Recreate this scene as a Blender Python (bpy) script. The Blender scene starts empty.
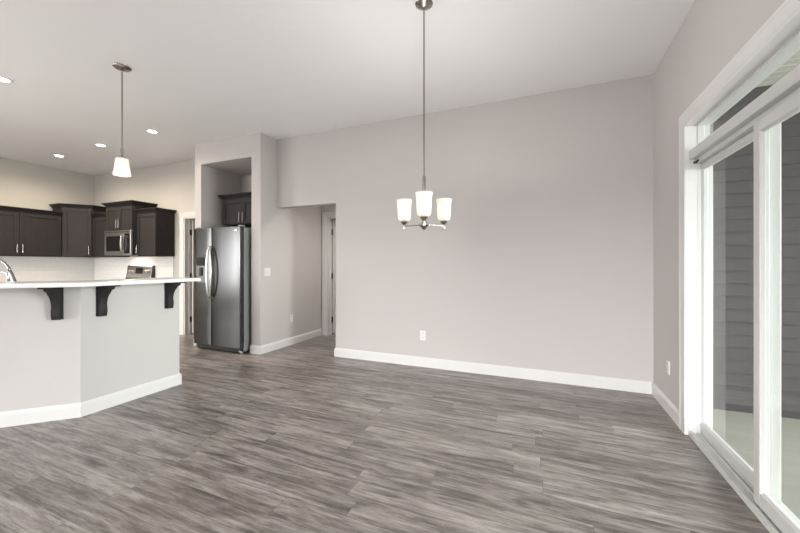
import bpy, bmesh, math, random
from mathutils import Vector, Matrix
random.seed(7)
C = bpy.context.scene.collection
PI = math.pi

# ------------------------------------------------------------------ camera, world, light, exposure
cam_d = bpy.data.cameras.new('camera'); cam = bpy.data.objects.new('camera', cam_d); C.objects.link(cam)
cam.location = (0, 0, 1.24)
cam.rotation_euler = (PI/2, 0, math.atan(146/350))
cam_d.sensor_width = 36; cam_d.lens = 350/800*36
cam_d.shift_y = -2.5/800
cam_d.clip_start = 0.02
bpy.context.scene.camera = cam

W = bpy.data.worlds.new('sky'); bpy.context.scene.world = W; W.use_nodes = True
bg = W.node_tree.nodes['Background']
bg.inputs[0].default_value = (0.86, 0.93, 1.0, 1); bg.inputs[1].default_value = 0.86

def area(name, loc, rot, sx, sy, watts, col, spread=180):
    d = bpy.data.lights.new(name, 'AREA'); d.shape = 'RECTANGLE'; d.size = sx; d.size_y = sy
    d.energy = watts; d.color = col; d.spread = math.radians(spread)
    o = bpy.data.objects.new(name, d); o.location = loc; o.rotation_euler = rot; C.objects.link(o)
    return o
# added fill at three invented windows behind the camera (face +Y, tipped down a little)
FILL_DOWN = [(-6.6, .55, 0.0, 88, 215), (-3.4, .45, -.27, 64, 29), (-0.7, .42, -.20, 60, 104)]      # x, tip, turn, spread, watts
FILL_UP = [(-6.6, 195), (-3.4, 61), (-0.7, 43)]
for x, tip, turn, spr, w_ in FILL_DOWN:
    area('added_fill', (x, -6.47, 1.35), (PI/2 - tip, 0, turn), 1.9, 1.7, w_, (1.0, 1.0, 1.0), spr)          # added fill aimed down at floor and lower walls
for x, w_ in FILL_UP:
    area('added_fill', (x, -6.40, 1.35), (PI/2 + 1.20, 0, 0), 1.9, 1.5, w_, (1.0, 1.0, 0.995), 100)          # added fill tipped up to brighten the ceiling
# added fill at an invented right-hand window behind the camera (faces -X)
area('added_fill', (0.93, -1.6, 1.40), (PI/2 - 0.30, 0, PI/2), 2.5, 1.8, 6, (1.0, 1.0, 1.0), 140)
# added fill at an invented left-hand window behind the camera (faces +X)
area('added_fill', (-8.50, -1.6, 1.40), (PI/2 - 0.35, 0, -PI/2), 2.5, 1.8, 122, (1.0, 1.0, 1.0), 150)
area('added_fill', (-8.46, -1.6, 1.40), (PI/2 + 1.05, 0, -PI/2), 2.5, 1.6, 58, (1.0, 1.0, 0.995), 110)
# daylight under the patio roof, from its open sides
area('patio_daylight', (4.9, 2.25, 1.45), (PI/2 - 0.15, 0, PI/2), 2.7, 2.2, 200, (0.98, 0.99, 1.0), 110)

vs = bpy.context.scene.view_settings
vs.view_transform = 'Standard'; vs.look = 'None'; vs.gamma = 1; vs.use_curve_mapping = False
vs.exposure = 0.34

# ------------------------------------------------------------------ materials
def nodes(name):
    m = bpy.data.materials.new(name); m.use_nodes = True
    nt = m.node_tree
    return m, nt, nt.nodes['Principled BSDF']
def N(nt, t, **kw):
    n = nt.nodes.new(t)
    for k, v in kw.items(): setattr(n, k, v)
    return n
def mat(name, col, rough=0.5, metal=0.0, bump=0.0, bscale=200, var=0.0, vscale=3.0, stretch=None, spec=0.5):
    m, nt, p = nodes(name)
    p.inputs['Base Color'].default_value = (*col, 1); p.inputs['Roughness'].default_value = rough
    p.inputs['Metallic'].default_value = metal; p.inputs['Specular IOR Level'].default_value = spec
    tc = N(nt, 'ShaderNodeTexCoord'); mp = N(nt, 'ShaderNodeMapping')
    nt.links.new(tc.outputs['Object'], mp.inputs[0])
    if stretch: mp.inputs['Scale'].default_value = stretch
    if var:
        nz = N(nt, 'ShaderNodeTexNoise'); nz.inputs['Scale'].default_value = vscale; nz.inputs['Detail'].default_value = 5
        nt.links.new(mp.outputs[0], nz.inputs['Vector'])
        mx = N(nt, 'ShaderNodeMix', data_type='RGBA')
        mx.inputs['A'].default_value = (*[c*(1-var) for c in col], 1); mx.inputs['B'].default_value = (*[min(1, c*(1+var)) for c in col], 1)
        nt.links.new(nz.outputs['Fac'], mx.inputs['Factor']); nt.links.new(mx.outputs['Result'], p.inputs['Base Color'])
    if bump:
        nb = N(nt, 'ShaderNodeTexNoise'); nb.inputs['Scale'].default_value = bscale; nb.inputs['Detail'].default_value = 3
        nt.links.new(mp.outputs[0], nb.inputs['Vector'])
        b = N(nt, 'ShaderNodeBump'); b.inputs['Strength'].default_value = bump; b.inputs['Distance'].default_value = 0.003
        nt.links.new(nb.outputs['Fac'], b.inputs['Height']); nt.links.new(b.outputs[0], p.inputs['Normal'])
    return m
def emit(name, col, s):
    m, nt, p = nodes(name)
    p.inputs['Base Color'].default_value = (*col, 1); p.inputs['Roughness'].default_value = 0.35
    p.inputs['Emission Color'].default_value = (*col, 1); p.inputs['Emission Strength'].default_value = s
    return m

M = {}
M['wall'] = mat('greige_wall_paint', (0.55, 0.522, 0.508), 0.75, bump=0.12, bscale=90, var=0.01, vscale=2, spec=0.25)
M['wall_kitchen'] = mat('beige_kitchen_wall', (0.535, 0.51, 0.468), 0.75, bump=0.12, bscale=90, var=0.01, vscale=2, spec=0.25)  # slightly yellower base colour for the kitchen walls
M['ceiling'] = mat('ceiling_paint', (0.865, 0.868, 0.872), 0.9, bump=0.3, bscale=38, spec=0.1)
M['white'] = mat('white_trim_paint', (0.70, 0.69, 0.678), 0.35, var=0.01)
M['vinyl'] = mat('white_vinyl', (0.61, 0.608, 0.60), 0.3, var=0.01)
M['door'] = mat('white_door_paint', (0.72, 0.70, 0.68), 0.4, var=0.01)
M['plate'] = mat('white_plastic', (0.76, 0.75, 0.735), 0.3)
M['cab'] = mat('espresso_stained_wood', (0.027, 0.0232, 0.0236), 0.6, spec=0.25, var=0.35, vscale=6, stretch=(9, 9, 0.8), bump=0.05, bscale=30)
M['quartz'] = mat('white_quartz', (0.82, 0.83, 0.82), 0.18, var=0.03, vscale=30)
M['nickel'] = mat('brushed_nickel', (0.40, 0.37, 0.335), 0.25, 1.0)
M['chrome'] = mat('chrome', (0.32, 0.32, 0.32), 0.08, 1.0)
M['steel'] = mat('brushed_stainless_steel', (0.105, 0.104, 0.104), 0.22, 1.0, bump=0.04, bscale=14, stretch=(60, 60, 0.6))
M['steel_light'] = mat('bright_stainless_steel', (0.66, 0.63, 0.60), 0.32, 1.0, bump=0.03, bscale=14, stretch=(0.6, 60, 60))
M['steel_dark'] = mat('dark_stainless_steel', (0.18, 0.175, 0.17), 0.30, 1.0, bump=0.03, bscale=14, stretch=(60, 60, 0.6))
M['grey_side'] = mat('grey_painted_metal', (0.35, 0.345, 0.34), 0.45, 0.3)
M['black'] = mat('black_glass', (0.012, 0.012, 0.013), 0.12)
M['black_matte'] = mat('black_plastic', (0.02, 0.02, 0.02), 0.5)
M['hinge'] = mat('dark_bronze_hinge', (0.07, 0.06, 0.052), 0.4, 0.8)
M['concrete'] = mat('patio_concrete', (0.24, 0.238, 0.206), 0.85, bump=0.3, bscale=60, var=0.10, vscale=4)
M['soffit'] = mat('cream_soffit', (0.36, 0.358, 0.30), 0.6)
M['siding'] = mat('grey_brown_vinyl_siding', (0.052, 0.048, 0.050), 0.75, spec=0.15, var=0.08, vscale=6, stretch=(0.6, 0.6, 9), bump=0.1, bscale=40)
M['siding_trim'] = mat('taupe_corner_trim', (0.30, 0.255, 0.23), 0.5)
M['grass'] = mat('lawn', (0.10, 0.17, 0.05), 0.95, var=0.35, vscale=12, bump=0.6, bscale=80)
M['bulb'] = emit('lit_bulb', (1.0, 0.90, 0.74), 2.2)
M['led'] = emit('lit_led_lens', (1.0, 0.96, 0.90), 9)

def shade_mat():
    m, nt, p = nodes('frosted_glass_shade')
    out = nt.nodes['Material Output']
    p.inputs['Base Color'].default_value = (0.92, 0.90, 0.87, 1); p.inputs['Roughness'].default_value = 0.25
    p.inputs['Emission Color'].default_value = (1.0, 0.955, 0.90, 1); p.inputs['Emission Strength'].default_value = 0.06
    tl = N(nt, 'ShaderNodeBsdfTranslucent'); tl.inputs[0].default_value = (0.95, 0.93, 0.90, 1)
    mx = N(nt, 'ShaderNodeMixShader'); mx.inputs[0].default_value = 0.5
    nt.links.new(p.outputs[0], mx.inputs[1]); nt.links.new(tl.outputs[0], mx.inputs[2]); nt.links.new(mx.outputs[0], out.inputs[0])
    return m
M['shade'] = shade_mat()

def glass_mat():
    m, nt, p = nodes('window_glass'); nt.nodes.remove(p)
    out = nt.nodes['Material Output']
    tr = N(nt, 'ShaderNodeBsdfTransparent'); tr.inputs[0].default_value = (0.955, 0.972, 0.955, 1)
    gl = N(nt, 'ShaderNodeBsdfGlossy'); gl.inputs['Roughness'].default_value = 0.01
    fr = N(nt, 'ShaderNodeFresnel'); fr.inputs[0].default_value = 1.45
    mx = N(nt, 'ShaderNodeMixShader')
    ge = N(nt, 'ShaderNodeNewGeometry'); bf = N(nt, 'ShaderNodeMath', operation='SUBTRACT'); bf.inputs[0].default_value = 1
    mu = N(nt, 'ShaderNodeMath', operation='MULTIPLY')
    nt.links.new(ge.outputs['Backfacing'], bf.inputs[1]); nt.links.new(fr.outputs[0], mu.inputs[0]); nt.links.new(bf.outputs[0], mu.inputs[1])
    nt.links.new(mu.outputs[0], mx.inputs[0]); nt.links.new(tr.outputs[0], mx.inputs[1]); nt.links.new(gl.outputs[0], mx.inputs[2])
    nt.links.new(mx.outputs[0], out.inputs[0])
    return m
M['glass'] = glass_mat()

def tile_mat():
    m, nt, p = nodes('white_subway_tile')
    tc = N(nt, 'ShaderNodeTexCoord'); sp = N(nt, 'ShaderNodeSeparateXYZ'); ad = N(nt, 'ShaderNodeMath', operation='ADD'); cb = N(nt, 'ShaderNodeCombineXYZ')
    nt.links.new(tc.outputs['Object'], sp.inputs[0]); nt.links.new(sp.outputs[0], ad.inputs[0]); nt.links.new(sp.outputs[1], ad.inputs[1])
    nt.links.new(ad.outputs[0], cb.inputs[0]); nt.links.new(sp.outputs[2], cb.inputs[1])
    br = N(nt, 'ShaderNodeTexBrick'); br.inputs['Scale'].default_value = 1
    br.inputs['Color1'].default_value = (0.86, 0.84, 0.815, 1); br.inputs['Color2'].default_value = (0.83, 0.81, 0.785, 1); br.inputs['Mortar'].default_value = (0.76, 0.74, 0.71, 1)
    br.inputs['Brick Width'].default_value = 0.20; br.inputs['Row Height'].default_value = 0.075; br.inputs['Mortar Size'].default_value = 0.002
    nt.links.new(cb.outputs[0], br.inputs['Vector']); nt.links.new(br.outputs['Color'], p.inputs['Base Color'])
    p.inputs['Roughness'].default_value = 0.15
    b = N(nt, 'ShaderNodeBump'); b.inputs['Strength'].default_value = 0.3; b.inputs['Distance'].default_value = 0.002; b.invert = True
    nt.links.new(br.outputs['Fac'], b.inputs['Height']); nt.links.new(b.outputs[0], p.inputs['Normal'])
    return m
M['tile'] = tile_mat()

def floor_mat():
    m, nt, p = nodes('grey_brown_plank_flooring')
    L = nt.links.new
    def mth(op, a, b=None, c=None):
        n = N(nt, 'ShaderNodeMath', operation=op)
        for i, v in enumerate((a, b, c)):
            if v is None: continue
            if isinstance(v, (int, float)): n.inputs[i].default_value = v
            else: L(v, n.inputs[i])
        return n.outputs[0]
    tc = N(nt, 'ShaderNodeTexCoord'); sp = N(nt, 'ShaderNodeSeparateXYZ'); L(tc.outputs['Object'], sp.inputs[0])
    x, y = sp.outputs[0], sp.outputs[1]
    pw, pl = 0.135, 1.22
    yr = mth('DIVIDE', y, pw); row = mth('FLOOR', yr); fy = mth('FRACT', yr)
    wn = N(nt, 'ShaderNodeTexWhiteNoise', noise_dimensions='1D'); L(row, wn.inputs['W'])
    xr = mth('ADD', mth('DIVIDE', x, pl), mth('MULTIPLY', wn.outputs['Value'], 7.3))
    colm = mth('FLOOR', xr); fx = mth('FRACT', xr)
    cid = N(nt, 'ShaderNodeCombineXYZ'); L(row, cid.inputs[0]); L(colm, cid.inputs[1])
    pn = N(nt, 'ShaderNodeTexWhiteNoise', noise_dimensions='2D'); L(cid.outputs[0], pn.inputs['Vector'])
    rnd = pn.outputs['Value']
    # grain coordinates: long in X, shifted on every plank
    def grain(sx, sy, scale, detail, dist, rough=0.6):
        cb = N(nt, 'ShaderNodeCombineXYZ')
        L(mth('ADD', mth('MULTIPLY', x, sx), mth('MULTIPLY', rnd, 37.0)), cb.inputs[0])
        L(mth('ADD', mth('MULTIPLY', y, sy), mth('MULTIPLY', rnd, 91.0)), cb.inputs[1])
        n = N(nt, 'ShaderNodeTexNoise'); n.inputs['Scale'].default_value = scale; n.inputs['Detail'].default_value = detail
        n.inputs['Distortion'].default_value = dist; n.inputs['Roughness'].default_value = rough
        L(cb.outputs[0], n.inputs['Vector']); return n.outputs['Fac']
    g1 = grain(1.1, 12.0, 1.6, 8, 0.5, 0.7)       # broad cathedral streaks
    g2 = grain(6.0, 75.0, 2.0, 7, 0.2, 0.8)      # fine fibre lines
    g3 = grain(2.2, 9.0, 1.3, 5, 1.0, 0.7)
    g4 = grain(2.2, 34.0, 2.0, 4, 0.6, 0.6)       # dark pore streaks       # cloudy patches and knots
    f = mth('ADD', mth('MULTIPLY', mth('SUBTRACT', g1, 0.5), 1.2), mth('MULTIPLY', g2, 0.62))
    f = mth('ADD', f, mth('ADD', mth('MULTIPLY', mth('SUBTRACT', g3, 0.5), 0.45), 0.305))
    f = mth('ADD', f, mth('MULTIPLY', mth('SUBTRACT', rnd, 0.5), 0.12))
    rp = N(nt, 'ShaderNodeValToRGB'); L(f, rp.inputs[0])
    el = rp.color_ramp.elements
    el[0].position = 0.36; el[0].color = (0.072, 0.060, 0.052, 1)
    el[1].position = 0.86; el[1].color = (0.43, 0.39, 0.368, 1)
    e = el.new(0.52); e.color = (0.165, 0.143, 0.131, 1)
    e = el.new(0.66); e.color = (0.275, 0.245, 0.230, 1)
    pore = N(nt, 'ShaderNodeMapRange'); L(g4, pore.inputs[0]); pore.inputs[1].default_value = 0.54; pore.inputs[2].default_value = 0.70
    mp_ = N(nt, 'ShaderNodeMix', data_type='RGBA'); L(mth('MULTIPLY', pore.outputs[0], 0.72), mp_.inputs['Factor'])
    L(rp.outputs[0], mp_.inputs['A']); mp_.inputs['B'].default_value = (0.075, 0.063, 0.056, 1)
    # knots
    vo = N(nt, 'ShaderNodeTexVoronoi'); vo.inputs['Scale'].default_value = 1.0
    cb = N(nt, 'ShaderNodeCombineXYZ'); L(mth('ADD', mth('MULTIPLY', x, 1.3), mth('MULTIPLY', rnd, 5)), cb.inputs[0]); L(mth('MULTIPLY', y, 4.6), cb.inputs[1])
    L(cb.outputs[0], vo.inputs['Vector'])
    kn = mth('SMOOTH_MAX', mth('SUBTRACT', 1.0, mth('MULTIPLY', vo.outputs['Distance'], 7.0)), 0.0, 0.1)
    mk = N(nt, 'ShaderNodeMix', data_type='RGBA'); L(mth('MULTIPLY', kn, 0.75), mk.inputs['Factor'])
    L(mp_.outputs['Result'], mk.inputs['A']); mk.inputs['B'].default_value = (0.05, 0.04, 0.034, 1)
    # seams
    s1 = mth('LESS_THAN', mth('MULTIPLY', mth('MINIMUM', fy, mth('SUBTRACT', 1.0, fy)), pw), 0.0011)
    s2 = mth('LESS_THAN', mth('MULTIPLY', mth('MINIMUM', fx, mth('SUBTRACT', 1.0, fx)), pl), 0.0013)
    sm = mth('MAXIMUM', s1, s2)
    mx = N(nt, 'ShaderNodeMix', data_type='RGBA'); L(mth('MULTIPLY', sm, 0.6), mx.inputs['Factor'])
    L(mk.outputs['Result'], mx.inputs['A']); mx.inputs['B'].default_value = (0.04, 0.033, 0.028, 1)
    L(mx.outputs['Result'], p.inputs['Base Color'])
    L(mth('ADD', 0.27, mth('MULTIPLY', g2, 0.16)), p.inputs['Roughness'])
    b = N(nt, 'ShaderNodeBump'); b.inputs['Strength'].default_value = 0.12; b.inputs['Distance'].default_value = 0.002
    L(mth('SUBTRACT', g2, mth('MULTIPLY', sm, 0.8)), b.inputs['Height']); L(b.outputs[0], p.inputs['Normal'])
    return m
M['floor'] = floor_mat()

# ------------------------------------------------------------------ mesh helpers
class MB:
    def __init__(s): s.bm = bmesh.new()
    def box(s, x0, x1, y0, y1, z0, z1, mtx=None):
        r = bmesh.ops.create_cube(s.bm, size=1)['verts']
        for v in r:
            v.co = Vector((x0 + (v.co.x+.5)*(x1-x0), y0 + (v.co.y+.5)*(y1-y0), z0 + (v.co.z+.5)*(z1-z0)))
            if mtx: v.co = mtx @ v.co
        return s
    def prism(s, pts, fn, a, b):
        """closed outline pts (2-D) extruded from a to b; fn(u, v, w) gives the point"""
        A = [s.bm.verts.new(fn(u, v, a)) for u, v in pts]; B = [s.bm.verts.new(fn(u, v, b)) for u, v in pts]
        n = len(pts)
        for i in range(n): s.bm.faces.new((A[i], A[(i+1) % n], B[(i+1) % n], B[i]))
        s.bm.faces.new(A[::-1]); s.bm.faces.new(B)
        return s
    def lathe(s, prof, cx=0, cy=0, seg=28, mtx=None):
        rings = []
        for r, z in prof:
            ring = []
            for k in range(seg):
                a = 2*PI*k/seg
                p = Vector((cx + max(r, 1e-4)*math.cos(a), cy + max(r, 1e-4)*math.sin(a), z))
                ring.append(s.bm.verts.new(mtx @ p if mtx else p))
            rings.append(ring)
        for i in range(len(rings)-1):
            for k in range(seg):
                s.bm.faces.new((rings[i][k], rings[i][(k+1) % seg], rings[i+1][(k+1) % seg], rings[i+1][k]))
        s.bm.faces.new(rings[0][::-1]); s.bm.faces.new(rings[-1])
        return s
    def tube(s, pts, r, seg=12):
        pts = [Vector(p) for p in pts]; n = len(pts); rings = []
        rr = r if isinstance(r, (list, tuple)) else [r]*n
        up = None
        for i, p in enumerate(pts):
            t = ((pts[min(i+1, n-1)] - pts[max(i-1, 0)])).normalized()
            if up is None:
                up = Vector((0, 0, 1)) if abs(t.z) < 0.9 else Vector((1, 0, 0))
            e1 = (up - t*up.dot(t)).normalized(); e2 = t.cross(e1); up = e1
            rings.append([s.bm.verts.new(p + (e1*math.cos(2*PI*k/seg) + e2*math.sin(2*PI*k/seg))*rr[i]) for k in range(seg)])
        for i in range(n-1):
            for k in range(seg):
                s.bm.faces.new((rings[i][k], rings[i][(k+1) % seg], rings[i+1][(k+1) % seg], rings[i+1][k]))
        s.bm.faces.new(rings[0][::-1]); s.bm.faces.new(rings[-1])
        return s
    def sweep(s, path, prof, fn=None, closed=False):
        """2-D path, profile of (outward offset to the right of travel, height)"""
        P = [Vector(p) for p in path]; n = len(P); rows = []
        for i in range(n):
            def nrm(a, b):
                d = (b-a).normalized(); return Vector((d.y, -d.x))
            if closed: n1, n2 = nrm(P[i-1], P[i]), nrm(P[i], P[(i+1) % n])
            else:
                n1 = nrm(P[i-1], P[i]) if i else nrm(P[0], P[1]); n2 = nrm(P[i], P[i+1]) if i < n-1 else n1
            m = (n1+n2).normalized(); k = 1/max(0.2, m.dot(n1))
            row = []
            for o, z in prof:
                q = P[i] + m*o*k
                row.append(s.bm.verts.new(fn(q.x, q.y, z) if fn else (q.x, q.y, z)))
            rows.append(row)
        c = len(prof); rg = range(n) if closed else range(n-1)
        for i in rg:
            A, B = rows[i], rows[(i+1) % n]
            for j in range(c): s.bm.faces.new((A[j], A[(j+1) % c], B[(j+1) % c], B[j]))
        if not closed: s.bm.faces.new(rows[0][::-1]); s.bm.faces.new(rows[-1])
        return s
    def build(s, name, m, parent=None, bevel=0.0, smooth=False, loc=None):
        bmesh.ops.recalc_face_normals(s.bm, faces=s.bm.faces)
        me = bpy.data.meshes.new(name); s.bm.to_mesh(me); s.bm.free()
        o = bpy.data.objects.new(name, me); C.objects.link(o); me.materials.append(m)
        if parent is not None: o.parent = parent
        if loc: o.location = loc
        if smooth:
            for f in me.polygons: f.use_smooth = True
            if smooth != 'all':
                md = o.modifiers.new('edge', 'EDGE_SPLIT'); md.split_angle = math.radians(38)
        if bevel:
            b = o.modifiers.new('bevel', 'BEVEL'); b.width = bevel; b.segments = 2; b.limit_method = 'ANGLE'
        return o
def thing(name, label, cat, loc=(0, 0, 0), rz=0, group=None):
    o = bpy.data.objects.new(name, None); C.objects.link(o); o.empty_display_size = 0.1
    o.location = loc; o.rotation_euler = (0, 0, rz); o['label'] = label; o['category'] = cat
    if group: o['group'] = group
    return o
def tag(o, label, cat, group=None):
    o['label'] = label; o['category'] = cat
    if group: o['group'] = group
    return o
def struct(o, label=None, cat=None):
    o['kind'] = 'structure'
    if label: o['label'] = label
    if cat: o['category'] = cat
    return o
def dup(root, loc, rz, label, group=None):
    r = root.copy(); C.objects.link(r); r.location = loc; r.rotation_euler = (0, 0, rz); r['label'] = label
    if group: r['group'] = group
    for ch in [o for o in bpy.data.objects if o.parent == root]:
        c = ch.copy(); C.objects.link(c); c.parent = r
        for g in [o for o in bpy.data.objects if o.parent == ch]:
            d = g.copy(); C.objects.link(d); d.parent = c
    return r
def arc(cx, cy, r, a0, a1, n):
    return [(cx + r*math.cos(math.radians(a0 + (a1-a0)*i/n)), cy + r*math.sin(math.radians(a0 + (a1-a0)*i/n))) for i in range(n+1)]

# ------------------------------------------------------------------ the setting
H = 3.05
XR, YB = 0.945, 4.01            # right wall, back wall
XL, YK = -8.52, 4.20            # kitchen left wall, kitchen back wall
XT = -3.62                      # right face of the fridge enclosure / hall left wall
YF = -6.50                      # wall behind the camera
struct(MB().box(XL-.12, XR+.10, YF-.12, 6.6, -.10, 0).build('floor', M['floor']), 'grey-brown wood plank floor running across the open room', 'floor')
struct(MB().box(XL-.12, XR+.15, YF-.12, 6.6, H, H+.10).build('ceiling', M['ceiling']), 'high white lightly textured ceiling', 'ceiling')
# back wall with its header over the hall opening
struct(MB().box(-2.61, XR+.155, YB, YB+.12, 0, H).box(XT, -2.61, YB, YB+.12, 2.06, H).build('wall_back', M['wall']), 'wide warm grey wall behind the chandelier with hall opening at left', 'wall')
# right wall: patio door opening, plus an added window opening behind the camera
DY0, DY1, DZ = 1.33, 3.16, 2.255
struct(MB().box(XR, XR+.155, DY1+.08, YB, 0, H).box(XR, XR+.155, YF, -2.9, 0, H).box(XR, XR+.155, -.3, DY0, 0, H).box(XR, XR+.155, -2.9, -.3, 0, .45).box(XR, XR+.155, -2.9, -.3, 2.35, H).box(XR, XR+.155, DY0, DY1+.08, DZ, H).box(XR+.06, XR+.155, DY0, DY1+.08, -.10, 0)
       .build('wall_right', M['wall']), 'warm grey wall that holds the sliding patio door', 'wall')
struct(MB().box(XL-.12, XL, YF, -2.9, 0, H).box(XL-.12, XL, -.3, YK, 0, H).box(XL-.12, XL, -2.9, -.3, 0, .45).box(XL-.12, XL, -2.9, -.3, 2.35, H).build('wall_left', M['wall_kitchen']), 'kitchen wall behind the left-hand upper cabinets', 'wall')  # includes an added window opening behind the camera
# kitchen back wall with the pantry door opening
PX0, PX1 = -5.85, -5.07
struct(MB().box(XL-.12, PX0, YK, YK+.12, 0, H).box(PX0, PX1, YK, YK+.12, 2.05, H).box(PX1, -4.91, YK, YK+.12, 0, H)
       .build('wall_kitchen', M['wall_kitchen']), 'kitchen back wall behind range and microwave', 'wall')
# fridge enclosure (front frame, two sides, alcove ceiling and back)
struct(MB().box(-4.91, -4.78, 3.70, 4.57, 0, H).box(-3.783, XT, 3.70, 5.12, 0, H).box(-4.78, -3.783, 3.70, 4.57, 2.735, H).box(-4.78, -3.783, 4.45, 4.57, 0, 2.735)
       .build('wall_alcove', M['wall']), 'full-height wall enclosure around the refrigerator alcove', 'wall')
# hall
HX0, HX1 = -3.505, -2.745
struct(MB().box(XT, HX0, 5.12, 5.24, 0, 2.5).box(HX0, HX1, 5.12, 5.24, 2.05, 2.5).box(HX1, -1.2, 5.12, 5.24, 0, 2.5)
       .box(-1.3, -1.2, YB+.12, 5.12, 0, 2.5).build('wall_hall', M['wall']), 'end wall of the short hall with an open door', 'wall')
struct(MB().box(XT, -1.2, YB+.12, 5.12, 2.5, 2.56).build('ceiling_hall', M['ceiling']), 'ceiling of the short hall', 'ceiling')
struct(MB().box(-6.1, -5.95, 4.32, 6.3, 0, 2.6).box(-4.91, -4.80, 4.575, 6.3, 0, 2.6).box(-6.1, -4.80, 6.3, 6.4, 0, 2.6).box(-6.1, -4.915, 4.325, 6.4, 2.6, 2.66).build('wall_pantry', M['wall']))
struct(MB().box(-3.75, -3.62, 5.24, 6.3, 0, 2.6).box(-2.5, -2.4, 5.24, 6.3, 0, 2.6).box(-3.75, -2.4, 6.3, 6.4, 0, 2.6).box(-3.75, -2.4, 5.24, 6.4, 2.6, 2.66).build('wall_bedroom', M['wall']))
# wall behind the camera with three added window openings that let fill light in
b = MB(); xs = [XL, -7.6, -5.6, -4.4, -2.4, -1.7, 0.3, XR+.155]
for i in (0, 2, 4, 6): b.box(xs[i], xs[i+1], YF-.12, YF, 0, H)
for i in (1, 3, 5): b.box(xs[i], xs[i+1], YF-.12, YF, 0, .35).box(xs[i], xs[i+1], YF-.12, YF, 2.35, H)
struct(b.build('wall_front', M['wall']))

# baseboards
BB = [(0, 0), (.015, 0), (.015, .086), (.0125, .091), (.0125, .098), (.007, .109), (.004, .115), (0, .115)]
def base(name, path, label=None): return struct(MB().sweep(path, BB).build(name, M['white'], bevel=0.0), label, 'baseboard' if label else None)
base('baseboard_back', [(-2.61, YB+.10), (-2.61, YB), (XR-.016, YB)], 'white baseboard along the wide back wall')
base('baseboard_right', [(XR, YB), (XR, 3.252)], 'short white baseboard between corner and patio door')
base('baseboard_front', [(XR, 1.22), (XR, YF), (XL, YF)])
# travel keeps the room on the right-hand side
base('baseboard_hall', [(-3.783, 3.71), (-3.783, 3.70), (XT, 3.70), (XT, 5.10)][::1], 'white baseboard wrapping the fridge enclosure into the hall')
base('baseboard_hall_end', [(-2.65, 5.12), (-1.3, 5.12)])
base('baseboard_kitchen', [(-4.91, 4.18), (-4.91, 3.70), (-4.78, 3.70)])

# door casings: profile swept round an opening
CS = [(0, 0), (.083, 0), (.083, .020), (.066, .020), (.060, .017), (.030, .015), (.010, .011), (0, .007)]
def casing(name, u0, u1, z1, fn, label=None, cs=CS):
    # left leg up, across, right leg down; outward is left of travel, so mirror u
    pts = [(u1, 0), (u1, z1), (u0, z1), (u0, 0)]
    return struct(MB().sweep(pts, cs, fn).build(name, M['white']), label, 'door casing' if label else None)
casing('trim_1', DY0-.006, DY1+.006, DZ+.006, lambda u, v, w: (XR - w, u, v), 'wide white casing around the patio door and transom')
casing('trim_2', PX0-.006, PX1+.006, 2.056, lambda u, v, w: (u, YK - w, v), 'white casing of the pantry door beside the fridge')
casing('trim_3', HX0-.006, HX1+.006, 2.056, lambda u, v, w: (u, 5.12 - w, v), 'white casing of the door at the hall end')

# hinged doors standing open, hinge on the left, seen edge on
def open_door(name, x0, x1, yw, label):
    d = struct(bpy.data.objects.new(name, None)); C.objects.link(d); d.location = (x0, yw, 0); d['label'] = label; d['category'] = 'door'
    w = x1 - x0
    MB().box(0, .018, 0, .12, 0, 2.05).box(w-.018, w, 0, .12, 0, 2.05).box(.018, w-.018, 0, .12, 2.032, 2.05).box(.018, .03, .075, .085, 0, 2.032).build('jamb', M['white'], d)
    sl = MB()
    L = w - .05; x = .024; y = .125; t = .035
    for a, b_, c, e in ((0, .11, .012, 2.02), (L-.11, L, .012, 2.02), (.11, L-.11, .012, .22), (.11, L-.11, .95, 1.08), (.11, L-.11, 1.91, 2.02)):
        sl.box(x, x+t, y+a, y+b_, c, e)
    sl.box(x+.009, x+t-.009, y+.11, y+L-.11, .2, 1.93)
    s = sl.build('door_slab', M['door'], d, bevel=.002)
    for z in (.26, 1.03, 1.80):
        h = MB().tube([(.030+.002, .114, z-.05), (.032, .114, z+.05)], .009, 10).box(.0185, .021, .08, .112, z-.048, z+.048).build('hinge', M['hinge'], d, smooth=True)
    k = MB().lathe([(.024, 0), (.024, .006), (.011, .012), (.010, .035), (.025, .045), (.027, .06), (.018, .068)], mtx=Matrix.Translation((x+t, y+L-.07, .97)) @ Matrix.Rotation(PI/2, 4, 'Y')).build('door_knob', M['nickel'], s, smooth=True)
    return d
open_door('door_1', PX0, PX1, YK, 'white pantry door standing open between wall cabinets and fridge')
open_door('door_2', HX0, HX1, 5.12, 'white door standing open at the end of the short hall')

# ------------------------------------------------------------------ sliding patio door and transom
door3 = struct(bpy.data.objects.new('door_3', None)); C.objects.link(door3); door3.location = (XR, DY0, 0)
door3['label'] = 'white two-panel sliding glass patio door'; door3['category'] = 'door'
w = DY1 - DY0
def fx(mb, x0, x1, y0, y1, z0, z1): return mb.box(x0, x1, y0, y1, z0, z1)
fr = MB()
fx(fr, .058, .079, w-.014, w+.078, .0, 1.99); fx(fr, .123, .158, w+.014, w+.078, -.04, 1.99); fx(fr, .058, .150, 0, .030, 0, 1.99); fx(fr, .046, .150, .03, w-.015, 1.960, 1.99)
fr.build('door_frame', M['vinyl'], door3, bevel=.002)
wl = MB(); fx(wl, -.016, .0575, w-.014, w+.078, 0, DZ); fx(wl, -.016, .058, 0, .014, 0, DZ); fx(wl, -.016, .058, .014, w-.014, DZ-.014, DZ)
wl.build('jamb_liner', M['white'], door3, bevel=.001)
si = MB(); fx(si, .006, .150, .014, w-.016, .001, .020); fx(si, .008, .022, .014, w-.016, .02, .034); fx(si, .058, .066, .03, w-.016, .02, .032); fx(si, .080, .150, .03, w-.016, .02, .045)
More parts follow.
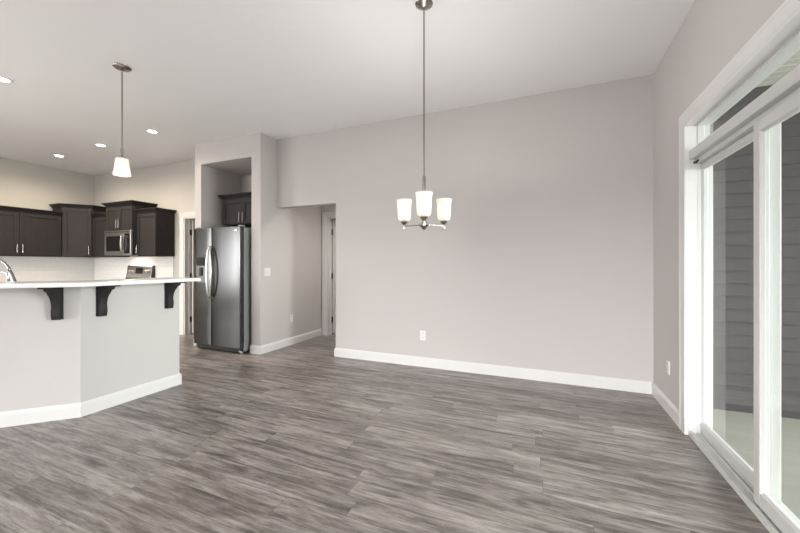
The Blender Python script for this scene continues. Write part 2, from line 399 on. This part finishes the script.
si.build('sill_track', M['vinyl'], door3, bevel=.0015)
def panel(name, x0, x1, y0, y1, z0, z1, st, rb, rt, gx):
    p = MB()
    p.box(x0, x1, y0, y0+st, z0, z1).box(x0, x1, y1-st, y1, z0, z1).box(x0, x1, y0+st, y1-st, z0, z0+rb).box(x0, x1, y0+st, y1-st, z1-rt, z1)
    o = p.build(name, M['vinyl'], door3, bevel=.004)
    # sloped glazing bead all round, inside face
    g0, g1, h0, h1 = y0+st, y1-st, z0+rb, z1-rt
    MB().sweep([(g0, h0), (g0, h1), (g1, h1), (g1, h0)], [(0, x0+.006), (.008, gx-.005), (0, gx-.005)], lambda u, v, ww: (ww, u, v), closed=True).build('glazing_bead', M['vinyl'], o)
    MB().box(gx-.003, gx+.003, g0-.004, g1+.004, h0-.004, h1+.004).build('glass', M['glass'], o)
    return o
mid = 2.305 - DY0
panel('fixed_panel', .080, .122, mid, w+.060, .046, 1.958, .068, .052, .036, .104)
sp = panel('sliding_panel', .030, .070, .031, mid+.036, .036, 1.958, .058, .070, .060, .052)
hb = MB().box(.022, .030, .052, .084, .86, 1.16).tube([(.02, .068, .90), (.0, .068, .91), (-.008, .068, .95), (-.008, .068, 1.07), (.0, .068, 1.11), (.02, .068, 1.12)], .008).build('door_handle', M['vinyl'], sp, smooth=True)
# small latch hardware on the head by the left jamb
MB().box(.030, .050, w-.055, w-.034, 1.958, 1.972).tube([(.040, w-.058, 1.965), (.040, w-.085, 1.97)], .006, 8).build('head_latch', M['black_matte'], door3)
win = struct(bpy.data.objects.new('window_1', None)); C.objects.link(win); win.location = (XR, DY0, 1.991)
win['label'] = 'long narrow transom window above the patio door'; win['category'] = 'window'
tb = MB(); tb.box(.010, .150, .015, w-.016, 0, .066)
tb.build('mullion', M['vinyl'], win, bevel=.003)
tf = MB(); z1 = DZ-.014-1.991
tf.box(.059, .099, w-.016, w+.078, 0, z1).box(.107, .14, w+.010, w+.078, 0, z1).box(.059, .14, .015, .050, .066, z1).box(.059, .14, .05, w-.016, z1-.010, z1).box(.062, .14, .05, w-.016, .066, .074)
tf.build('window_frame', M['vinyl'], win, bevel=.002)
MB().box(.100, .106, .046, w+.006, .070, z1-.006).build('glass', M['glass'], win)

# ------------------------------------------------------------------ outdoors: covered patio
struct(MB().box(XR+.157, 5.2, -2.5, 4.1, -.17, -.05).build('floor_patio', M['concrete']), 'pale concrete patio slab outside the glass door', 'patio')
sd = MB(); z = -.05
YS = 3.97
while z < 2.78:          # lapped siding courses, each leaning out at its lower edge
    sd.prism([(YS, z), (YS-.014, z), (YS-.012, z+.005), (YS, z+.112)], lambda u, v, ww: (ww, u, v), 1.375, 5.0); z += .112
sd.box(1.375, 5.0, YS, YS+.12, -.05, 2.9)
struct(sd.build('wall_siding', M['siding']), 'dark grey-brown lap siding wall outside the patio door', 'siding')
struct(MB().box(1.245, 1.374, YS-.022, YS+.12, -.05, 2.76).build('trim_4', M['siding_trim'], bevel=.003), 'taupe corner board at the end of the siding wall', 'corner board')
struct(MB().box(1.102, 1.245, YS-.01, YS+.12, -.05, 2.76).build('wall_siding_return', M['siding']))
sf = MB(); y = -2.5
while y < YS-.03:
    sf.prism([(y+.004, 2.765), (y+.010, 2.76), (y+.084, 2.76), (y+.090, 2.765), (y+.094, 2.775), (y, 2.775)], lambda u, v, ww: (ww, u, v), XR+.158, 5.2); y += .094
sf.box(XR+.158, 5.2, -2.5, 4.1, 2.775, 2.95)
struct(sf.build('ceiling_patio', M['soffit']), 'cream grooved soffit over the patio', 'soffit')
struct(MB().box(XR+.2, 40, -30, 30, -.5, -.18).build('ground', M['grass']))

# ------------------------------------------------------------------ peninsula
def off(path, d):
    out = []; P = [Vector(p) for p in path]
    for i in range(len(P)):
        def nr(a, b): t = (b-a).normalized(); return Vector((t.y, -t.x))
        n1 = nr(P[max(i-1, 0)], P[max(i-1, 0)+1]); n2 = nr(P[min(i, len(P)-2)], P[min(i, len(P)-2)+1])
        m = (n1+n2).normalized(); out.append(tuple(P[i] + m*d/m.dot(n1)))
    return out
pen = [(-5.30, -.185), (-3.49, 1.625), (-3.49, 2.455)]         # face line, room on the right of travel
zz = lambda u, v, ww: (u, v, ww)
struct(MB().prism(pen + off(pen, -.12)[::-1], zz, 0, 1.066).build('wall_peninsula', M['wall']), 'angled pale grey half wall of the breakfast bar', 'half wall')
base('baseboard_peninsula', [(-3.61, 2.455), (-3.49, 2.455), (-3.49, 1.625), (-5.30, -.185)][::-1], 'white baseboard round the foot of the angled bar')
pen2 = pen[:-1] + [(-3.49, 2.475)]
top = MB().prism(off(pen2, .295) + off(pen2, -.15)[::-1], zz, 1.068, 1.101).build('bar_countertop', M['quartz'], bevel=.006)
tag(top, 'white quartz breakfast bar countertop with an angled front edge', 'countertop')

def corbel(label, loc, rz):
    t = thing('corbel', label, 'bracket', loc, rz, 'wooden brackets under the breakfast bar')
    prof = [(.012, .0), (.045, .0), (.045, .012)] + [(.047+.006*math.sin(i*PI/4), .012+.02*i) for i in range(1, 4)] \
         + [(.046, .10), (.050, .125), (.060, .155), (.078, .182), (.100, .202), (.112, .218), (.128, .226), (.150, .231), (.156, .240), (.156, .254), (.012, .254)]
    MB().prism(prof, lambda u, v, ww: (u, ww, v), -.027, .027).build('scroll', M['cab'], t, bevel=.003)
    MB().box(0, .012, -.033, .033, 0, .254).build('back_plate', M['cab'], t, bevel=.002)
    MB().box(0, .218, -.033, .033, .254, .268).build('top_plate', M['cab'], t, bevel=.002)
    return t
cz = .799
c1 = corbel('dark wooden bracket on the angled bar front, left of the bend', (-3.49-.098, 1.625-.098, cz), -PI/4)
c2 = dup(c1, (-3.489, 1.762, cz), 0, 'dark wooden bracket just right of the bend in the bar front')
c3 = dup(c1, (-3.489, 2.335, cz), 0, 'dark wooden bracket at the far end of the bar nearest the fridge')
c1.location.x += .001; c1.location.y -= .001

# kitchen side of the peninsula: base cabinet with the sink worktop
cab = thing('sink_cabinet', 'dark sink cabinet with lower worktop on the kitchen side of the bar', 'cabinet', (0, 0, 0))
inn = off(pen, -.125); inn2 = off(pen, -.70); fnt = off(pen, -.74)
MB().prism(inn + inn2[::-1], zz, 0, .875).build('body', M['cab'], cab)
MB().prism(inn + fnt[::-1], zz, .876, .915).build('worktop', M['quartz'], cab, bevel=.003)
# faucet: gooseneck leaning along the bar
f = thing('kitchen_faucet', 'chrome gooseneck kitchen faucet behind the bar at the far left', 'faucet', (-4.50, 1.36, .916))
dv = Vector((.923, .385, 0)); u_ = dv.normalized()
MB().lathe([(.028, 0), (.028, .008), (.021, .014), (.019, .12), (.016, .13)]).build('body', M['chrome'], f, smooth=True)
pts = [(0, 0, .12), (0, 0, .20)]
for a in range(0, 166, 15):
    r = .155; pts.append(tuple(u_*(r - r*math.cos(math.radians(a))) + Vector((0, 0, .215 + r*math.sin(math.radians(a))))))
MB().tube(pts, .0105, 14).build('spout', M['chrome'], f, smooth='all')
e0 = Vector(pts[-1]); e1 = (e0 - Vector(pts[-2])).normalized()
MB().tube([e0, e0+e1*.02, e0+e1*.12, e0+e1*.15], [.012, .014, .015, .013], 14).build('spray_head', M['chrome'], f, smooth=True)
MB().tube([tuple(u_*.015+Vector((0, 0, .09))), tuple(u_*.05+Vector((0, 0, .10))), tuple(u_*.10+Vector((0, 0, .16)))], [.010, .009, .006], 10).build('lever', M['chrome'], f, smooth='all')
sd_ = thing('soap_dispenser', 'small chrome soap pump beside the faucet', 'soap dispenser', (-4.325, 1.50, .916))
MB().lathe([(.02, 0), (.02, .008), (.011, .016), (.010, .22), (.014, .225), (.014, .245), (.008, .25)]).build('pump', M['chrome'], sd_, smooth=True)
MB().tube([(0, 0, .238), (-.03, -.02, .252), (-.055, -.035, .242)], [.008, .007, .006], 10).build('nozzle', M['chrome'], sd_, smooth=True)

# ------------------------------------------------------------------ kitchen wall cabinets
CROWN = [(0, 0), (.006, 0), (.010, .010), (.020, .022), (.042, .046), (.056, .054), (.058, .066), (0, .066)]
FR = lambda m: (lambda x0, x1, y0, y1, z0, z1: None)
def shaker(root, mtx, w, h, handle_x, handle_z, name='door'):
    """door in local x (width), z (height), front at -y; mtx places it in the cabinet"""
    d = MB(); r = .058; t = .019
    d.box(0, r, -t, 0, 0, h, mtx).box(w-r, w, -t, 0, 0, h, mtx).box(r, w-r, -t, 0, 0, r, mtx).box(r, w-r, -t, 0, h-r, h, mtx)
    d.box(r, w-r, -t+.010, -.002, r, h-r, mtx)
    o = d.build(name, M['cab'], root, bevel=.0025)
    if handle_x is not None:
        hb = MB(); y = -t-.026
        P = [mtx @ Vector(p) for p in ((handle_x, -t, handle_z), (handle_x, y, handle_z+.006), (handle_x, y, handle_z+.118), (handle_x, -t, handle_z+.124))]
        hb.tube([P[0], P[1]], .0055, 8).tube([P[3], P[2]], .0055, 8).tube([mtx @ Vector((handle_x, y, handle_z-.012)), mtx @ Vector((handle_x, y, handle_z+.136))], .0062, 10)
        hb.build('handle', M['nickel'], o, smooth=True)
    return o
T = Matrix.Translation
# on the back wall (front faces -Y): local origin at the left front bottom of the carcass
def back_cab(label, x0, x1, yf, yb, z0, z1, doors, crown=True, hz=.05, ends=(True, True), group=None):
    t = thing('wall_cabinet', label, 'cabinet', (x0, yf, z0), 0, group)
    w_, h_, d_ = x1-x0, z1-z0, yb-yf
    hc = h_ - (.066 if crown else 0)
    MB().box(0, w_, .019, d_, 0, hc + (.02 if crown else 0)).build('body', M['cab'], t, bevel=.0015)
    n = len(doors); dw = (w_ - .012 - .004*(n-1))/n
    for i, hx in enumerate(doors):
        shaker(t, T((.006 + i*(dw+.004), .018, .012)), dw, hc-.03, None if hx is None else (dw-.032 if hx > 0 else .032), hz)
    if crown:
        path = ([(0, d_)] if ends[0] else []) + [(0, .012), (w_, .012)] + ([(w_, d_)] if ends[1] else [])
        cr = MB().sweep(path, [(o, zc+hc) for o, zc in CROWN])
        cr.box(.001, w_-.001, .013, d_, hc+.021, hc+.064)
        cr.build('crown_molding', M['cab'], t)
    return t
back_cab('narrow dark wall cabinet between the corner cabinet and the microwave', -7.905, -7.365, 3.87, YK-.001, 1.375, 2.19, [None], ends=(False, False))
back_cab('short dark wall cabinet above the microwave with twin doors', -7.36, -6.60, 3.80, YK-.001, 1.835, 2.335, [1, -1], hz=.04)
back_cab('dark wall cabinet right of the microwave, nearest the pantry door', -6.595, -6.09, 3.87, YK-.001, 1.375, 2.19, [-1], ends=(False, True))
back_cab('dark two-door cabinet in the alcove above the fridge', -4.70, -3.86, 4.00, 4.449, 1.85, 2.315, [1, -1], hz=.03)
# left wall (front faces +X): the double cabinet
def left_cab(label, y0, y1, z0, z1, hs):
    t = thing('wall_cabinet', label, 'cabinet', (XL+.33, y0, z0), PI/2)
    w_, h_, d_ = y1-y0, z1-z0, .329; hc = h_-.066
    MB().box(0, w_, .019, d_, 0, hc+.02).build('body', M['cab'], t, bevel=.0015)
    n = len(hs); dw = (w_ - .012 - .004*(n-1))/n
    for i, hx in enumerate(hs):
        shaker(t, T((.006 + i*(dw+.004), .018, .012)), dw, hc-.03, dw-.032 if hx > 0 else .032, .05)
    cr = MB().sweep([(0, .012), (w_, .012)], [(o, zc+hc) for o, zc in CROWN]); cr.box(.001, w_-.001, .013, d_, hc+.021, hc+.064)
    cr.build('crown_molding', M['cab'], t)
left_cab('wide dark two-door wall cabinet on the kitchen left wall', 2.41, 3.535, 1.375, 2.19, [1, -1])
left_cab('dark wall cabinet at the far left edge of the kitchen', 1.60, 2.405, 1.375, 2.19, [1, -1])
# diagonal corner cabinet, taller
def corner_cab():
    ax, ay = XL+.33, 3.575; bx, by = -7.91, 3.87
    t = thing('wall_cabinet', 'tall dark corner wall cabinet with a diagonal door', 'cabinet', (XL, YK, 1.375))
    lx = lambda x, y: (x-XL, y-YK)
    out = [lx(XL+.001, ay-.034), lx(ax, ay-.034), lx(bx, by), lx(bx, YK-.001), lx(XL+.001, YK-.001)]
    hc = .905
    MB().prism(out, zz, 0, hc+.02).build('body', M['cab'], t, bevel=.0015)
    A = Vector((*out[1], 0)); B = Vector((*out[2], 0)); dr = (B-A).normalized(); L = (B-A).length
    mt = Matrix(((dr.x, -dr.y, 0, A.x + .012*dr.x), (dr.y, dr.x, 0, A.y + .012*dr.y), (0, 0, 1, .012), (0, 0, 0, 1)))
    mt = mt @ T((0, -.001, 0))
    shaker(t, mt, L-.024, hc-.03, L-.024-.034, .05)
    cr = MB().sweep(out[:4], [(o, zc+hc) for o, zc in CROWN])
    cr.prism([(x, y) for x, y in off(out[:4], -.002)] + [out[4]], zz, hc+.021, hc+.064)
    cr.build('crown_molding', M['cab'], t)
corner_cab()
# tile backsplash
struct(MB().box(XL+.001, XL+.010, 0.9, YK-.011, .915, 1.373).box(XL+.001, -6.12, YK-.010, YK-.001, .915, 1.373).build('wall_backsplash', M['tile']), 'white tile backsplash below the wall cabinets', 'backsplash')

# ------------------------------------------------------------------ microwave, range
mw = thing('microwave_oven', 'stainless steel microwave mounted under the short wall cabinet', 'microwave', (-7.355, 3.79, 1.395))
MB().box(0, .75, .02, .398, 0, .437).build('case', M['black_matte'], mw, bevel=.003)
MB().box(0, .75, -.012, .018, .375, .437).box(0, .022, -.012, .018, .03, .374).box(.72, .75, -.012, .018, .03, .374).box(0, .75, -.012, .018, 0, .03).build('front_trim', M['steel_light'], mw, bevel=.003)
dr = MB().box(.024, .56, -.014, .018, .032, .373).build('door', M['steel_light'], mw, bevel=.003)
MB().box(.06, .50, -.018, -.0145, .07, .335).build('window', M['black'], dr)
MB().tube([(.54, -.014, .05), (.545, -.045, .08), (.55, -.058, .20), (.545, -.045, .325), (.54, -.014, .355)], .012, 12).build('handle', M['steel_light'], dr, smooth='all')
cp = MB().box(.563, .718, -.014, .018, .032, .373).build('control_panel', M['black'], mw, bevel=.002)
MB().box(.58, .70, -.016, -.0145, .30, .345).build('display', M['black_matte'], cp)
vb = MB()
for i in range(9): vb.box(.05+i*.074, .10+i*.074, -.0135, -.011, .40, .412)
vb.build('vent_grille', M['black_matte'], mw)

d = bpy.data.lights.new('hood_light', 'AREA'); d.shape = 'RECTANGLE'; d.size = .4; d.size_y = .1; d.energy = 2.2; d.color = (1.0, .85, .66)
o = bpy.data.objects.new('hood_light', d); o.location = (-6.98, 3.98, 1.385); C.objects.link(o)
rg = thing('kitchen_range', 'stainless steel range with a tall back control panel, below the microwave', 'range', (-7.355, 3.52, 0))
MB().box(0, .755, .03, .655, .08, .905).build('body', M['black_matte'], rg, bevel=.003)
MB().box(-.002, .757, .0, .60, .906, .922).build('cooktop', M['black'], rg, bevel=.004)
od = MB().box(.005, .75, .0, .028, .25, .78).build('oven_door', M['steel_light'], rg, bevel=.003)
MB().box(.12, .635, -.004, -.001, .36, .64).build('oven_window', M['black'], od)
MB().tube([(.06, 0, .73), (.06, -.045, .735), (.695, -.045, .735), (.695, 0, .73)], .012).build('handle', M['steel_light'], od, smooth=True)
MB().box(.005, .75, .0, .028, .09, .24).build('drawer', M['steel_light'], rg, bevel=.003)
MB().box(.005, .75, .0, .028, .79, .90).build('front_panel', M['steel_light'], rg, bevel=.003)
bgp = [(.60, .923), (.668, .923), (.668, 1.205), (.645, 1.205), (.632, 1.19), (.605, 1.02)]
g = MB().prism(bgp, lambda u, v, ww: (ww, u, v), .03, .725).build('back_control_panel', M['steel_light'], rg, bevel=.004)
MB().prism([(.598, .923), (.668, .923), (.668, 1.212), (.640, 1.212)], lambda u, v, ww: (ww, u, v), 0, .029).build('end_cap', M['black_matte'], g, bevel=.004)
MB().prism([(.598, .923), (.668, .923), (.668, 1.212), (.640, 1.212)], lambda u, v, ww: (ww, u, v), .726, .757).build('end_cap', M['black_matte'], g, bevel=.004)
sl = lambda z: .605 + (z-1.02)/(1.19-1.02)*.027
def on_panel(x0, x1, z0, z1, d0, d1): return [(sl(z0)-d1, z0), (sl(z0)+d0, z0), (sl(z1)+d0, z1), (sl(z1)-d1, z1)], (x0, x1)
pts, (a, b_) = on_panel(.27, .48, 1.06, 1.17, 0, .003)
MB().prism(pts, lambda u, v, ww: (ww, u, v), a, b_).build('display', M['black'], g)
pts, (a, b_) = on_panel(.03, .725, .93, .985, .0, .016)
MB().prism(pts, lambda u, v, ww: (ww, u, v), a, b_).build('lower_strip', M['black'], g)
for kx in (.09, .17, .57, .65):
    MB().lathe([(.024, 0), (.024, .006), (.019, .010), (.017, .026), (.012, .028)], seg=18, mtx=T((kx, sl(1.11)-.001, 1.11)) @ Matrix.Rotation(PI/2, 4, 'X')).build('knob', M['steel_light'], g, smooth=True)

# ------------------------------------------------------------------ refrigerator
fx0, fx1, fy = -4.752, -3.842, 3.555
fg = thing('refrigerator', 'side-by-side stainless steel refrigerator in the wall alcove', 'refrigerator', (fx0, fy, 0))
Wd = fx1-fx0
MB().box(.008, Wd-.008, .078, .80, .03, 1.745).build('body', M['grey_side'], fg, bevel=.004)
def fdoor(x0, x1, name):
    n = 10; pts = [(x0, .072), (x0, .012)]
    for i in range(n+1):
        tt = i/n; pts.append((x0+.006+(x1-x0-.012)*tt, .006*(2*tt-1)**4 - .0))
    pts += [(x1, .012), (x1, .072)]
    return MB().prism(pts, zz, .085, 1.755).build(name, M['steel'], fg, bevel=.003)
split = .365
fd = fdoor(0, split-.003, 'freezer_door'); rd = fdoor(split+.003, Wd, 'fridge_door')
def bow(x, lean): return [(x, .0, .76), (x, -.03, .78), (x+lean*.5, -.050, .90), (x+lean, -.058, 1.12), (x+lean*.5, -.050, 1.34), (x, -.03, 1.46), (x, 0, 1.48)]
def smoothpts(P, n=6):
    P = [Vector(p) for p in P]; out = []
    for i in range(len(P)-1):
        p0, p1, p2, p3 = P[max(i-1, 0)], P[i], P[i+1], P[min(i+2, len(P)-1)]
        for k in range(n):
            t_ = k/n
            out.append(.5*((2*p1) + (p2-p0)*t_ + (2*p0-5*p1+4*p2-p3)*t_*t_ + (3*p1-p0-3*p2+p3)*t_**3))
    out.append(P[-1]); return out
MB().tube(smoothpts(bow(split-.016, -.012)), .013, 12).build('handle', M['steel_light'], fd, smooth='all')
MB().tube(smoothpts(bow(split+.022, .046)), .013, 12).build('handle', M['steel_light'], rd, smooth='all')
dp = MB().box(.075, .255, -.006, -.0005, 1.215, 1.335).build('dispenser_panel', M['black'], fd, bevel=.002)
MB().box(.075, .255, -.008, -.0005, .975, .995).box(.075, .088, -.008, -.0005, .995, 1.215).box(.242, .255, -.008, -.0005, .995, 1.215).build('dispenser_frame', M['steel_dark'], fd, bevel=.002)
MB().box(.0885, .2415, -.003, -.0005, .996, 1.214).build('dispenser_recess', M['steel_dark'], fd)
MB().box(.14, .19, -.020, -.0035, 1.07, 1.19).build('dispenser_paddle', M['black_matte'], fd, bevel=.003)
MB().box(Wd-.10, Wd-.05, -.0005, .004, 1.70, 1.712).build('badge', M['chrome'], rd, loc=(0, -.004, 0))
MB().box(.02, Wd-.02, .035, .075, .025, .078).build('base_grille', M['black_matte'], fg, bevel=.002)
for x in (.03, Wd-.03):
    MB().box(x-.028, x+.028, .02, .09, 1.757, 1.775).build('hinge_cover', M['grey_side'], fg, bevel=.004)
    MB().lathe([(.018, 0), (.018, .018), (.012, .024)], x, .06, 16).box(x-.022, x+.022, .03, .09, .0235, .045).build('foot', M['nickel'], fg, smooth=True)

# ------------------------------------------------------------------ electrical plates
def outlet(label, loc, rz):
    t = thing('wall_outlet', label, 'outlet', loc, rz)
    MB().box(-.036, .036, -.006, -.0003, -.058, .058).build('cover_plate', M['plate'], t, bevel=.002)
    for z in (-.024, .024):
        s = MB().box(-.017, .017, -.0085, -.006, z-.015, z+.015).build('socket', M['plate'], t, bevel=.003)
        MB().box(-.009, -.006, -.0092, -.0086, z-.005, z+.007).box(.006, .009, -.0092, -.0086, z-.005, z+.007).build('slot', M['black_matte'], s)
    return t
o1 = outlet('white outlet low on the wide back wall below the chandelier', (-1.372, YB, .377), 0)
o2 = dup(o1, (XT, 4.33, .405), PI/2, 'white outlet low on the hall side of the fridge enclosure')
o3 = dup(o1, (XR, 3.56, .38), -PI/2, 'white outlet between the room corner and the patio door')
sw = thing('light_switch', 'white double light switch plate on the fridge enclosure side', 'light switch', (XT, 3.825, 1.128), PI/2)
MB().box(-.058, .058, -.006, -.0003, -.058, .058).build('cover_plate', M['plate'], sw, bevel=.002)
for x in (-.023, .023): MB().box(x-.016, x+.016, -.010, -.006, -.033, .033).build('rocker', M['plate'], sw, bevel=.002)

# ------------------------------------------------------------------ lamps
def point(parent, loc, watts, col, r=.03):
    d = bpy.data.lights.new('bulb_light', 'POINT'); d.energy = watts; d.color = col; d.shadow_soft_size = r
    o = bpy.data.objects.new('bulb_light', d); o.location = loc; C.objects.link(o); o.parent = parent
WARM = (1.0, .84, .66)
def cup_shade(root, x, y, zb, h, r0, r1, bulbw):
    """open-topped frosted glass cup"""
    n = 9; prof = [(.012, zb), (r0*.72, zb+.001), (r0*.93, zb+.010), (r0, zb+.028)]
    for i in range(1, n+1):
        tt = i/n; prof.append((r0 + (r1-r0)*(.45*tt + .55*tt**5), zb+.028+(h-.028)*tt))
    th = .004
    prof += [(r1-th, zb+h)] + [(max(r-th, .005), max(z, zb+.006)) for r, z in prof[::-1][1:]]
    s = MB().lathe(prof, x, y, 32).build('lamp_shade', M['shade'], root, smooth='all')
    MB().lathe([(.010, zb+.012), (.012, zb+.03), (.026, zb+.075), (.028, zb+.09), (.02, zb+.11), (.006, zb+.118)], x, y, 18).build('bulb', M['bulb'], root, smooth='all')
    return s
cx, cy = -.784, 2.313
ch = thing('chandelier', 'brushed nickel three-shade chandelier hanging on a rod in the middle', 'chandelier', (cx, cy, 1.50), 0)
MB().lathe([(.003, 1.518), (.016, 1.520), (.030, 1.528), (.048, 1.538), (.060, 1.545), (.062, 1.549)]).build('canopy', M['nickel'], ch, smooth=True)
MB().tube([(0, 0, .35), (0, 0, 1.52)], .006, 12).build('rod', M['nickel'], ch, smooth=True)
MB().lathe([(.008, .06), (.0125, .07), (.0125, .345), (.010, .352), (.007, .358)], seg=18).build('stem_sleeve', M['nickel'], ch, smooth=True)
MB().lathe([(.004, -.022), (.012, -.018), (.020, -.006), (.034, .006), (.036, .016), (.030, .026), (.018, .034), (.016, .05), (.010, .06)]).build('hub', M['nickel'], ch, smooth=True)
a0 = math.atan2(-cy, -cx)
for k in range(3):
    a = a0 + k*2*PI/3; dx, dy = math.cos(a), math.sin(a); R_ = .164
    MB().tube([(dx*.03, dy*.03, .014), (dx*.09, dy*.09, .014), (dx*R_, dy*R_, .014)], .0055, 10).build('arm', M['nickel'], ch, smooth=True)
    MB().lathe([(.006, -.014), (.010, -.010), (.0105, .022), (.013, .026), (.022, .034), (.026, .042), (.024, .050)], dx*R_, dy*R_, 20).build('shade_holder', M['nickel'], ch, smooth=True)
    cup_shade(ch, dx*R_, dy*R_, .051, .152, .047, .058, 0)
    point(ch, (dx*R_, dy*R_, .15), 0.10, WARM)
    d = bpy.data.lights.new('open_top_fill', 'SPOT'); d.energy = 8.5; d.color = (1.0, .97, .93); d.spot_size = math.radians(172); d.spot_blend = .35; d.shadow_soft_size = .03
    o = bpy.data.objects.new('open_top_fill', d); o.location = (dx*R_, dy*R_, .205); o.rotation_euler = (PI, 0, 0); C.objects.link(o); o.parent = ch      # spot added above the open shade to brighten the ceiling

px_, py_ = -3.595, 1.985
pd = thing('pendant_light', 'single pendant light with frosted glass shade hanging above the breakfast bar', 'pendant light', (px_, py_, 2.035))
MB().lathe([(.003, .985), (.02, .987), (.045, .994), (.066, 1.003), (.072, 1.009), (.073, 1.014)]).build('canopy', M['nickel'], pd, smooth=True)
MB().tube([(0, 0, .20), (0, 0, .97)], .007, 12).build('rod', M['nickel'], pd, smooth=True)
MB().lathe([(.028, .172), (.030, .178), (.028, .190), (.014, .200), (.012, .26), (.008, .268)]).build('shade_holder', M['nickel'], pd, smooth=True)
# softly squared bell shade, open at the bottom
sh = MB(); seg = 40; rings = []
prof = [(.042, .172), (.046, .166), (.049, .13), (.053, .09), (.058, .05), (.064, .018)]
prof = prof + [(r-.004, z) for r, z in prof[::-1]]
for r, z in prof:
    ring = []
    for k in range(seg):
        a = 2*PI*k/seg; c, s_ = math.cos(a), math.sin(a); q = (abs(c)**3.5 + abs(s_)**3.5)**(-1/3.5)
        ring.append(sh.bm.verts.new((r*c*q*.95, r*s_*q*.95, z)))
    rings.append(ring)
for i in range(len(rings)-1):
    for k in range(seg): sh.bm.faces.new((rings[i][k], rings[i][(k+1) % seg], rings[i+1][(k+1) % seg], rings[i+1][k]))
sh.bm.faces.new(rings[-1])
sh.build('lamp_shade', M['shade'], pd, smooth=True)
MB().lathe([(.006, .045), (.018, .050), (.024, .063), (.022, .080), (.012, .12), (.012, .165)], seg=18).build('bulb', M['bulb'], pd, smooth='all')
point(pd, (0, 0, .03), 0.25, WARM)

can = None
for x, y, lb in ((-4.95, 3.10, 'recessed ceiling light in front of the fridge enclosure, right of the pendant rod'),
                 (-6.25, 3.16, 'recessed ceiling light just left of the pendant rod'),
                 (-7.50, 3.20, 'recessed ceiling light nearest the kitchen corner'),
                 (-4.91, 1.66, 'recessed ceiling light cut by the left edge of the photo')):
    if can is None:
        can = thing('recessed_light', lb, 'ceiling light', (x, y, H), 0, 'recessed kitchen ceiling lights')
        MB().lathe([(.074, -.001), (.072, -.005), (.058, -.006), (.056, -.001)], seg=36).build('trim_ring', M['plate'], can, smooth=True)
        MB().lathe([(.053, -.0065), (.051, -.0075)], seg=36).build('lens', M['led'], can)
    else: dup(can, (x, y, H), 0, lb)
def spot(x, y, z, watts, col=(1.0, .84, .64)):
    d = bpy.data.lights.new('can_or_fill_light', 'SPOT'); d.energy = watts; d.color = col; d.spot_size = 2.95; d.spot_blend = .7; d.shadow_soft_size = .06
    o = bpy.data.objects.new('can_or_fill_light', d); o.location = (x, y, z); C.objects.link(o)
for x, y in ((-4.95, 3.10), (-6.25, 3.16), (-7.50, 3.20), (-4.91, 1.66), (-6.25, 1.66), (-7.5, 1.66)): spot(x, y, H-.03, 16 if x > -5 else 58)
spot(-2.1, 4.6, 2.47, 70, (1.0, .96, .90))  # unseen spot added to brighten the hall
